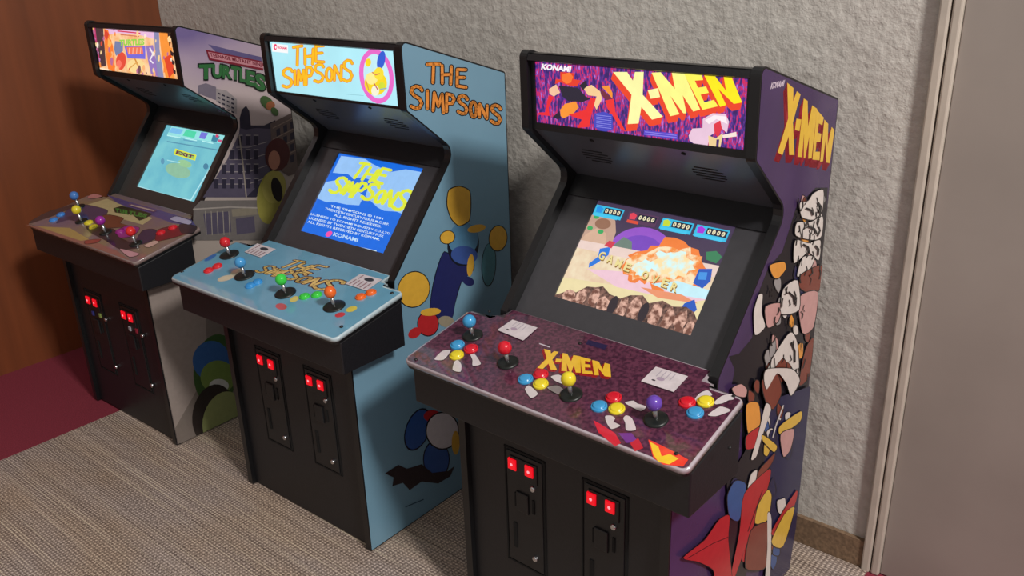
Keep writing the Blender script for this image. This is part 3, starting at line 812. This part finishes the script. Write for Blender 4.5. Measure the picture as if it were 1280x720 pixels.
# =============================================== far cabinet: city street
c = ct
sk = bpy.data.materials.new('dusk sky street print'); sk.use_nodes = True
nt = sk.node_tree; b = nt.nodes['Principled BSDF']; b.inputs['Roughness'].default_value = .22
tc = nt.nodes.new('ShaderNodeTexCoord'); sp = nt.nodes.new('ShaderNodeSeparateXYZ'); no = nt.nodes.new('ShaderNodeTexNoise'); no.inputs['Scale'].default_value = 6
md = nt.nodes.new('ShaderNodeMath'); md.operation = 'MULTIPLY_ADD'; md.inputs[1].default_value = .12
rp = nt.nodes.new('ShaderNodeValToRGB'); E = rp.color_ramp.elements
E[0].position = 0; E[0].color = rgb((128,112,112)); E[1].position = 1; E[1].color = rgb((112,98,146))
for pos, col in ((.3,(160,150,142)),(.55,(168,156,148)),(.85,(186,170,172)),(.95,(166,148,170))):
    e = E.new(pos); e.color = rgb(col)
nt.links.new(tc.outputs['Object'], sp.inputs[0]); nt.links.new(tc.outputs['Object'], no.inputs['Vector']); nt.links.new(no.outputs['Fac'], md.inputs[0]); nt.links.new(sp.outputs['Z'], md.inputs[2])
dv = nt.nodes.new('ShaderNodeMath'); dv.operation = 'DIVIDE'; dv.inputs[1].default_value = 1.25
nt.links.new(md.outputs[0], dv.inputs[0]); nt.links.new(dv.outputs[0], rp.inputs['Fac']); nt.links.new(rp.outputs['Color'], b.inputs['Base Color'])
A = Art(c, c.right, vinyl); A.clip = Box(.0035, c.p['dB']-.0035, .0035, 2)
A.poly(sk, c.ins)
A.zoom(220, 60, 3)
A.poly((92,84,128), [(120,-14),(200,6),(320,34),(322,62),(240,50),(160,26)])
# generic street fronts
g1, g2, g3, g4 = (116,108,122), (84,78,96), (152,144,146), (50,47,62)
A.poly(g1, [(82,140),(112,132),(150,146),(150,196),(96,176),(82,172)]); A.poly(g3, [(150,152),(190,160),(228,192),(228,250),(150,200)])
for r in range(5):
    for k in range(4): A.poly(g4, [(156+k*17,166+r*16+k*7),(166+k*17,170+r*16+k*7),(166+k*17,176+r*16+k*7),(156+k*17,172+r*16+k*7)])
A.poly(g4, [(238,262),(246,232),(262,216),(274,236),(280,290),(330,290),(372,270),(372,470),(300,560),(250,560),(240,330)])
A.poly(g2, [(238,300),(262,306),(300,300),(360,304),(352,470),(262,560),(100,560),(190,420),(236,320)])
for r in range(4):
    A.stroke(g3, [(226-r*26,372+r*46),(270,372+r*46),(340,352+r*44)], 3)
    for k in range(4 + r):
        x = 292-k*30; y = 330+r*54
        if x > 235-r*34-20: A.poly(g4, [(x,y),(x+15,y),(x+15,y+34),(x,y+34)]); A.stroke(g3, [(x-1,y-3),(x+16,y-3)], 3)
A.poly((98,84,82), [(352,284),(430,244),(450,262),(474,460),(420,480),(360,440)])
for r in range(4):
    for k in range(3): A.poly(g4, [(374+k*26,306+r*42-k*14),(388+k*26,299+r*42-k*14),(390+k*26,326+r*42-k*14),(376+k*26,332+r*42-k*14)])
    A.stroke((140,122,112), [(362,300+r*42),(446,258+r*42)], 3)
A.stroke((150,140,132), [(236,330),(250,440),(262,560)], 5)
A.poly((112,106,104), [(64,600),(90,572),(300,570),(340,600),(360,720),(60,720)])
A.poly(g2, [(100,620),(200,612),(206,690),(112,700)]); A.poly(g2, [(222,640),(290,630),(296,690),(226,700)]); A.poly((132,124,110), [(206,604),(300,596),(304,624),(210,632)])
for k in range(5): A.stroke((150,142,134), [(108+k*22,612),(112+k*22,700)], 3)
A.stroke((160,152,146), [(64,604),(200,596),(340,600)], 5)
# soft coloured stand-ins, no figures
A.blob((146,140,70), 352, 560, 50, 100, .12); A.blob((160,152,82), 366, 520, 44, 62, .1); A.blob((30,26,30), 376, 530, 20, 46, -.2)
A.blob((78,40,42), 378, 400, 46, 62, .1); A.blob((168,116,98), 366, 420, 22, 36)
A.blob((64,90,52), 340, 206, 32, 20, .8); A.blob((150,92,60), 352, 216, 16, 18, .8); A.blob((64,90,52), 368, 238, 18, 12, .9)
# lettering
A.poly((120,34,50), [(110,6),(322,50),(326,84),(122,44)]); A.poly((190,130,140), [(118,14),(324,56),(325,76),(126,38)])
A.text((110,26,44), 'TEENAGE MUTANT NINJA', [(122,17),(330,58),(331,75),(129,36)], .03)
LET = (('T',84,136,62,118,-2),('U',134,170,60,110,3),('R',172,206,64,112,4),('T',204,236,66,116,6),('L',236,262,74,124,7),('E',262,294,82,136,9),('S',294,332,92,152,12))
for grow, col in ((5,(24,34,28)),(0,(52,104,60))):
    for ch, a, bb, y0, y1, s in LET: A.text(col, ch, [(a-grow,y0-grow),(bb+grow,y0+s-grow),(bb+grow,y1+s+grow),(a-grow,y1+grow)], .05)
A.zoom(180, 120, 1.636)
A.poly((120,110,104), [(0,395),(160,330),(180,360),(180,700),(64,710)])
A.poly((150,138,132), [(6,400),(120,360),(130,560),(50,700)])
A.blob((58,84,44), 146, 560, 46, 74, .1); A.blob((54,92,150), 136, 540, 38, 40, .2); A.blob((108,130,66), 150, 574, 36, 34); A.blob((190,192,188), 152, 592, 20, 14)
A.blob((44,38,36), 140, 650, 42, 62, .2); A.blob((140,148,96), 160, 660, 40, 58, .3); A.blob((96,110,66), 156, 700, 46, 20, -.4)
A.build('side_art', c.sides[1])
A = Art(c, (Vector((-c.p['W']/2,0,0)), Y, Z, -X), vinyl); A.poly(sk, c.ins); A.build('side_art', c.sides[-1])
# marquee
bm, cl = marquee(c, [(111,32),(215,38.5),(222,100),(124.5,85.5)])
mq = link('marquee', bm, mat('lit amber marquee print', (246,176,110), rough=.25, scale=30, emit=1.0, col2=(254,214,170)), c.root)
A = Art(c, c.mq, glow, base=-.0003); A.clip = cl
A.zoom(95, 20, 8)
A.poly((236,190,226), [(280,100),(790,140),(780,230),(640,190),(420,170),(320,190)])
A.poly((190,60,110), [(130,98),(190,104),(240,380),(220,500),(200,480)]); A.poly((80,56,60), [(190,104),(270,110),(300,500),(250,510),(220,330)])
for k in range(5): A.poly((214,130,190), [(150+k*18,130+k*70),(180+k*16,150+k*70),(176+k*16,180+k*70),(156+k*18,170+k*70)])
A.poly((252,126,50), [(280,130),(320,140),(370,300),(390,560),(320,530),(290,330)]); A.poly((220,70,50), [(290,130),(330,180),(310,240),(280,200)]); A.poly((254,180,90), [(320,220),(360,270),(340,320),(316,300)])
A.blob((230,80,60), 450, 450, 50, 90, .1); A.blob((250,120,100), 430, 480, 26, 40); A.poly((120,130,170), [(390,250),(470,260),(470,350),(400,400),(380,330)])
A.blob((252,220,150), 600, 500, 90, 70); A.stroke((214,140,60), [(590,430),(650,560)], 14); A.stroke((226,170,90), [(540,520),(600,470),(640,520)], 12)
A.poly((150,120,190), [(700,300),(770,290),(800,440),(830,610),(750,580),(720,440)]); A.stroke((240,230,240), [(740,320),(770,380),(740,440),(770,470)], 14)
A.poly((140,140,180), [(780,150),(830,150),(836,330),(880,620),(820,620),(790,350)])
A.poly((250,150,60), [(830,146),(920,150),(960,300),(990,640),(900,630),(860,420)]); A.poly((226,72,44), [(880,420),(950,380),(985,560),(930,620)])
for k in range(5): A.poly((54,36,40), [(914+k*14,160+k*90),(960+k*10,190+k*90),(950+k*12,226+k*90),(920+k*14,210+k*90)])
A.stroke((216,60,90), [(420,150),(640,172)], 12); A.stroke((210,110,90), [(450,186),(630,204)], 9)
for k in range(70):
    x, y, w = random.uniform(150, 960), random.uniform(130, 620), random.uniform(10, 34)
    if 420 < x < 710 and 200 < y < 450: continue
    A.poly(random.choice(((250,140,60),(254,214,150),(214,80,60),(190,110,150),(254,236,214),(120,80,90),(250,180,120))), [(x+w*random.uniform(.5,1)*math.cos(t)*.7, y+w*1.8*random.uniform(.5,1)*math.sin(t)) for t in (0,1.1,2.2,3.3,4.5,5.4)])
A.text((150,214,80), 'TURTLES', [(440,236),(690,226),(690,290),(440,300)], .05)
A.polys((120,110,220), [[(490,300),(700,300),(700,430),(520,420)]]); A.poly((244,120,90), [(510,310),(670,306),(680,380),(530,384)])
for k in range(4): A.stroke((250,190,160), [(540+k*38,320),(536+k*38,376)], 8)
A.stroke((254,230,200), [(240,520),(330,540)], 12)
A.build('marquee_print', mq)
bm, cl = screen(c, [(211,156.5),(285,169.5),(239,251),(166.5,232)], mat('brown grey bezel plastic', (58,54,52), rough=.34, var=.05))
scr = link('screen', bm, mat('lit cyan game picture', (104,186,206), rough=.25, scale=14, emit=.95, col2=(124,204,214)), c.root)
A = Art(c, c.bz, glow, base=-.0036); A.clip = cl
A.zoom(160, 150, 6.857)
A.poly((150,226,226), [(366,50),(860,134),(820,200),(325,125)])
A.poly((80,214,170), [(490,78),(580,96),(560,150),(460,130)]); A.poly((120,120,220), [(620,98),(680,108),(650,160),(600,150)]); A.poly((120,190,236), [(370,60),(470,78),(440,120),(340,100)])
A.poly((60,130,160), [(720,124),(780,134),(750,186),(705,176)]); A.poly((214,70,110), [(746,118),(772,124),(766,146),(742,140)]); A.poly((200,90,130), [(764,160),(800,166),(792,190),(760,184)])
for k in range(3): A.stroke((190,244,244), [(330+k*150,128+k*24),(440+k*140,148+k*24)], 8)
A.stroke((84,150,176), [(330,180),(780,256)], 10); A.stroke((90,156,186), [(470,166),(580,186)], 9)
A.blob((140,190,160), 420, 430, 110, 60, .3); A.blob((150,200,150), 480, 370, 60, 30, .3)
A.stroke((170,226,230), [(330,340),(436,362)], 7)
A.poly((222,230,50), [(398,240),(580,296),(568,344),(384,292)]); A.poly((150,190,110), [(408,254),(566,300),(558,332),(398,284)])
A.text((110,50,70), 'EXIT', [(412,256),(558,300),(548,330),(400,284)], .05)
A.blob((70,130,160), 660, 394, 22, 26); A.blob((90,150,180), 290, 350, 16, 26)
A.stroke((180,232,240), [(60,560),(330,640),(530,685)], 9); A.stroke((180,232,240), [(856,140),(530,685)], 9)
A.build('screen_picture', scr)
grilles(c, (-.125, .125))
acr = mat('clear acrylic edge over dusk print', (140, 122, 120), rough=.12, var=.05, coat=1)
top = deck(c, acr)
A = Art(c, c.dk, deckink)
A.poly(mat('dusk sky deck print', (140,120,92), rough=.3, scale=7, coat=.8, col2=(120,98,120)), top)
A.zoom(20, 220, 4.923)
A.poly((84,74,130), [(560,116),(700,160),(880,210),(1080,270),(1110,310),(960,290),(800,230),(640,180)])
A.poly((190,176,130), [(430,180),(560,140),(700,200),(840,260),(780,300),(560,240),(450,230)])
A.poly((150,100,90), [(60,300),(330,340),(620,460),(700,520),(500,450),(250,370)]); A.poly((176,150,90), [(130,310),(330,320),(450,390),(400,400),(250,350)])
for col, pts in (((66,54,92), [(340,190),(440,180),(560,210),(540,250),(430,290),(330,270),(250,290)]), ((52,38,44), [(180,230),(330,180),(360,190),(240,240),(100,290),(90,280)]), ((196,130,130), [(440,130),(480,110),(530,126),(470,140)]),
                 ((112,60,40), [(480,270),(560,240),(660,260),(640,290),(700,310),(560,320),(500,300)]), ((46,34,44), [(440,310),(600,330),(640,380),(760,440),(640,450),(560,400),(460,350)]), ((150,40,130), [(620,340),(680,310),(760,320),(720,370),(640,380)]),
                 ((56,44,76), [(780,340),(850,330),(880,370),(780,420),(740,400)]), ((120,30,44), [(880,330),(1010,310),(1060,350),(930,390),(860,400)]), ((60,36,44), [(1010,300),(1110,310),(1090,350),(1020,350)]), ((206,170,160), [(790,430),(850,400),(880,410),(820,440)]),
                 ((200,150,160), [(640,450),(760,480),(700,500)]), ((150,60,60), [(430,400),(520,390),(500,410),(430,420)]), ((180,174,206), [(950,270),(990,250),(1080,280),(1060,300)])):
    A.shard(col, pts, 3)
A.poly((30,44,30), [(600,200),(650,186),(720,200),(840,234),(800,262),(760,276),(720,240),(610,226)])
for k, ch in enumerate('TURTLES'): A.text((64,130,50), ch, [(612+k*29,200+k*5),(638+k*29,202+k*6),(640+k*27,232+k*5),(614+k*27,224+k*5)], .06)
A.poly((110,80,110), [(700,170),(870,214),(850,226),(690,184)]); A.poly((190,170,160), [(710,178),(850,212),(846,218),(706,184)])
A.build('deck_print', c.box)
for (u, v), col in (((99,259),(70,120,190)),((102,277),(222,206,50)),((132,291),(150,40,150)),((170,305),(214,40,40))):
    joystick(c, c.dk, c.at(u, v, c.dk), col, top=.040, wash=.018)
for (u, v), col in (((76,269),(60,130,210)),((67,275.5),(60,130,210)),((111,279),(222,206,50)),((117,284.5),(222,206,50)),((150,290),(150,40,130)),((159,286),(150,40,130)),((201,291.5),(206,30,44)),((216,285),(206,30,44))):
    button(c, c.dk, c.at(u, v, c.dk), col, r=.013)
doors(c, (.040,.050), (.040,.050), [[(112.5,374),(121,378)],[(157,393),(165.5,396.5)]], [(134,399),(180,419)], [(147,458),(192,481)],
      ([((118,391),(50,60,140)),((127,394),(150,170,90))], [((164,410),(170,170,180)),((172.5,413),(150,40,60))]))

# ------------------------------------------------------------------ room
def structure(o): o['kind'] = 'structure'; return o
WD = 1.79
corner = px_room(197, 0, 1, WD).x           # wood wall meets plaster
tl = px_room(1113, 560, 1, WD).x            # trim beside the door
def nodes(name):
    m = bpy.data.materials.new(name); m.use_nodes = True
    return m, m.node_tree, m.node_tree.nodes['Principled BSDF']
# rough plaster
pm, nt, b = nodes('rough white plaster'); b.inputs['Roughness'].default_value = .75
tc = nt.nodes.new('ShaderNodeTexCoord')
n1 = nt.nodes.new('ShaderNodeTexNoise'); n1.inputs['Scale'].default_value = 38; n1.inputs['Detail'].default_value = 5; n1.inputs['Roughness'].default_value = .6
n2 = nt.nodes.new('ShaderNodeTexNoise'); n2.inputs['Scale'].default_value = 9; n2.inputs['Detail'].default_value = 3
ad = nt.nodes.new('ShaderNodeMath'); ad.operation = 'ADD'
rp = nt.nodes.new('ShaderNodeValToRGB'); rp.color_ramp.elements[0].position = .3; rp.color_ramp.elements[1].position = .7
rp.color_ramp.elements[0].color = rgb((186,181,174)); rp.color_ramp.elements[1].color = rgb((206,202,195))
bp = nt.nodes.new('ShaderNodeBump'); bp.inputs['Strength'].default_value = .55; bp.inputs['Distance'].default_value = .010
for n in (n1, n2): nt.links.new(tc.outputs['Object'], n.inputs['Vector'])
nt.links.new(n1.outputs['Fac'], ad.inputs[0]); nt.links.new(n2.outputs['Fac'], ad.inputs[1]); nt.links.new(ad.outputs[0], bp.inputs['Height'])
nt.links.new(n1.outputs['Fac'], rp.inputs['Fac']); nt.links.new(rp.outputs['Color'], b.inputs['Base Color']); nt.links.new(bp.outputs['Normal'], b.inputs['Normal'])
bm = bmesh.new(); box(bm, corner-.1, tl-.022, WD, WD+.1, -.02, 2.6); structure(link('wall_back', bm, pm))
# wood wall
wm, nt, b = nodes('brown veneer wall'); b.inputs['Roughness'].default_value = .45
tc = nt.nodes.new('ShaderNodeTexCoord'); mp = nt.nodes.new('ShaderNodeMapping'); mp.inputs['Scale'].default_value = (6, 6, .5)
n1 = nt.nodes.new('ShaderNodeTexNoise'); n1.inputs['Scale'].default_value = 3; n1.inputs['Detail'].default_value = 6
rp = nt.nodes.new('ShaderNodeValToRGB'); rp.color_ramp.elements[0].position = .3; rp.color_ramp.elements[1].position = .7
rp.color_ramp.elements[0].color = rgb((108,57,31)); rp.color_ramp.elements[1].color = rgb((128,68,37))
nt.links.new(tc.outputs['Object'], mp.inputs['Vector']); nt.links.new(mp.outputs['Vector'], n1.inputs['Vector']); nt.links.new(n1.outputs['Fac'], rp.inputs['Fac']); nt.links.new(rp.outputs['Color'], b.inputs['Base Color'])
bm = bmesh.new(); box(bm, corner-.06, corner, -1.2, WD-.001, -.02, 2.6); structure(link('wall_left', bm, wm))
# floor
bm = bmesh.new(); box(bm, -4.2, 2.0, -1.6, WD+.1, -.06, -.003)
structure(link('floor', bm, mat('burgundy carpet', (128,38,56), rough=.95, var=.18, scale=350, bump=.6)))
# woven mat
mm, nt, b = nodes('woven vinyl matting'); b.inputs['Roughness'].default_value = .7
tc = nt.nodes.new('ShaderNodeTexCoord')
def tex(sx, sy, sc_, det=2):
    mp = nt.nodes.new('ShaderNodeMapping'); mp.inputs['Scale'].default_value = (sx, sy, 1)
    n = nt.nodes.new('ShaderNodeTexNoise'); n.inputs['Scale'].default_value = sc_; n.inputs['Detail'].default_value = det
    nt.links.new(tc.outputs['Object'], mp.inputs['Vector']); nt.links.new(mp.outputs['Vector'], n.inputs['Vector']); return n
def wav(d, s):
    w = nt.nodes.new('ShaderNodeTexWave'); w.wave_type = 'BANDS'; w.bands_direction = d; w.inputs['Scale'].default_value = s; w.inputs['Distortion'].default_value = .6
    w.inputs['Detail Scale'].default_value = 3
    nt.links.new(tc.outputs['Object'], w.inputs['Vector']); return w
patch = tex(2.0, 5.0, 1.6, 3); bands = tex(.5, 40, 1, 2); thread = tex(1.6, 330, 1, 0); grain = tex(150, 200, 1, 2)
wx, wy = wav('X', 30), wav('Y', 42)
def M(op, a, b_=None, c=None):
    n = nt.nodes.new('ShaderNodeMath'); n.operation = op
    for k, v in enumerate((a, b_, c)):
        if v is None: continue
        if isinstance(v, (int, float)): n.inputs[k].default_value = v
        else: nt.links.new(v, n.inputs[k])
    return n.outputs[0]
weave = M('MULTIPLY', wx.outputs['Fac'], wy.outputs['Fac'])
g = M('MULTIPLY_ADD', bands.outputs['Fac'], .22, M('MULTIPLY_ADD', weave, .34, M('MULTIPLY_ADD', grain.outputs['Fac'], .5, -.08)))
r1 = nt.nodes.new('ShaderNodeValToRGB'); E = r1.color_ramp.elements
E[0].position = .2; E[0].color = rgb((96,84,78)); E[1].position = .62; E[1].color = rgb((212,197,184))
nt.links.new(g, r1.inputs['Fac'])
r2 = nt.nodes.new('ShaderNodeValToRGB'); E = r2.color_ramp.elements
E[0].position = .35; E[0].color = (1.02, .92, .82, 1); E[1].position = .65; E[1].color = (1, .97, 1, 1)
nt.links.new(patch.outputs['Fac'], r2.inputs['Fac'])
mul = nt.nodes.new('ShaderNodeMix'); mul.data_type = 'RGBA'; mul.blend_type = 'MULTIPLY'; mul.inputs[0].default_value = 1
nt.links.new(r1.outputs['Color'], mul.inputs[6]); nt.links.new(r2.outputs['Color'], mul.inputs[7])
tr = nt.nodes.new('ShaderNodeValToRGB'); tr.color_ramp.elements[0].position = .66; tr.color_ramp.elements[1].position = .74
tr.color_ramp.elements[0].color = (0, 0, 0, 1); tr.color_ramp.elements[1].color = (.6, .6, .6, 1)
nt.links.new(thread.outputs['Fac'], tr.inputs['Fac'])
mix = nt.nodes.new('ShaderNodeMix'); mix.data_type = 'RGBA'
nt.links.new(tr.outputs['Color'], mix.inputs[0]); nt.links.new(mul.outputs[2], mix.inputs[6]); mix.inputs[7].default_value = rgb((226,210,184))
nt.links.new(mix.outputs[2], b.inputs['Base Color'])
bp = nt.nodes.new('ShaderNodeBump'); bp.inputs['Strength'].default_value = .5; bp.inputs['Distance'].default_value = .002
nt.links.new(weave, bp.inputs['Height']); nt.links.new(bp.outputs['Normal'], b.inputs['Normal'])
ml = (px_room(0, 577, 2, 0).x + px_room(155, 510, 2, 0).x)/2
mr = px_room(1092, 702, 2, 0).x
bm = bmesh.new(); box(bm, ml, mr, -1.5, WD-.014, -.003, 0)
mt = link('floor_mat', bm, mm); tag(mt, 'grey brown woven vinyl mat with pale threads lying under the arcade machines', 'mat')
# baseboard of the same matting, trim and door
z0 = px_room(1015, 648, 1, WD).z
bm = bmesh.new(); box(bm, corner, tl-.022, WD-.012, WD-.0005, -.003, max(.03, z0))
structure(link('baseboard_back', bm, mat('brown woven skirting', (122,98,76), rough=.8, var=.25, scale=120, bump=.5)))
tm = mat('pale putty door frame', (186,176,164), rough=.45, var=.06, scale=20)
dm = mat('taupe door panel', (150,141,134), rough=.38, var=.06, scale=4)
bm = bmesh.new(); box(bm, tl-.022, tl-.0028, WD-.02, WD+.05, -.003, 2.6, .004); structure(link('trim_1', bm, tm))
bm = bmesh.new(); box(bm, tl, tl+.018, WD-.018, WD+.05, -.003, 2.6, .004); structure(link('trim_2', bm, tm))
bm = bmesh.new(); box(bm, tl-.022, tl+.05, WD+.03, WD+.09, -.003, 2.6); structure(link('trim_3', bm, mat('dark gap behind frame', (60,48,40), rough=.8)))
bm = bmesh.new(); box(bm, tl+.0185, tl+1.1, WD-.008, WD+.04, .0, 2.6, .002); structure(link('door_1', bm, dm))

# ---------------------------------------------------------------- light
w = bpy.data.worlds.new('room light'); sc.world = w; w.use_nodes = True
w.node_tree.nodes['Background'].inputs['Color'].default_value = (1, .95, .9, 1)
w.node_tree.nodes['Background'].inputs['Strength'].default_value = .42
def area(name, loc, target, size, power, col):
    l = bpy.data.lights.new(name, 'AREA'); l.size = size; l.energy = power; l.color = col
    o = bpy.data.objects.new(name, l); C.objects.link(o); o.location = loc
    o.rotation_euler = (Vector(target)-Vector(loc)).to_track_quat('-Z', 'Y').to_euler()
area('ceiling_lamp', (2.08, .28, 3.62), (-1.2, 1.3, .5), .5, 168, (1, .96, .91))
sc.view_settings.view_transform = 'Standard'; sc.view_settings.look = 'None'
sc.view_settings.exposure = 0; sc.view_settings.gamma = 1; sc.view_settings.use_curve_mapping = False
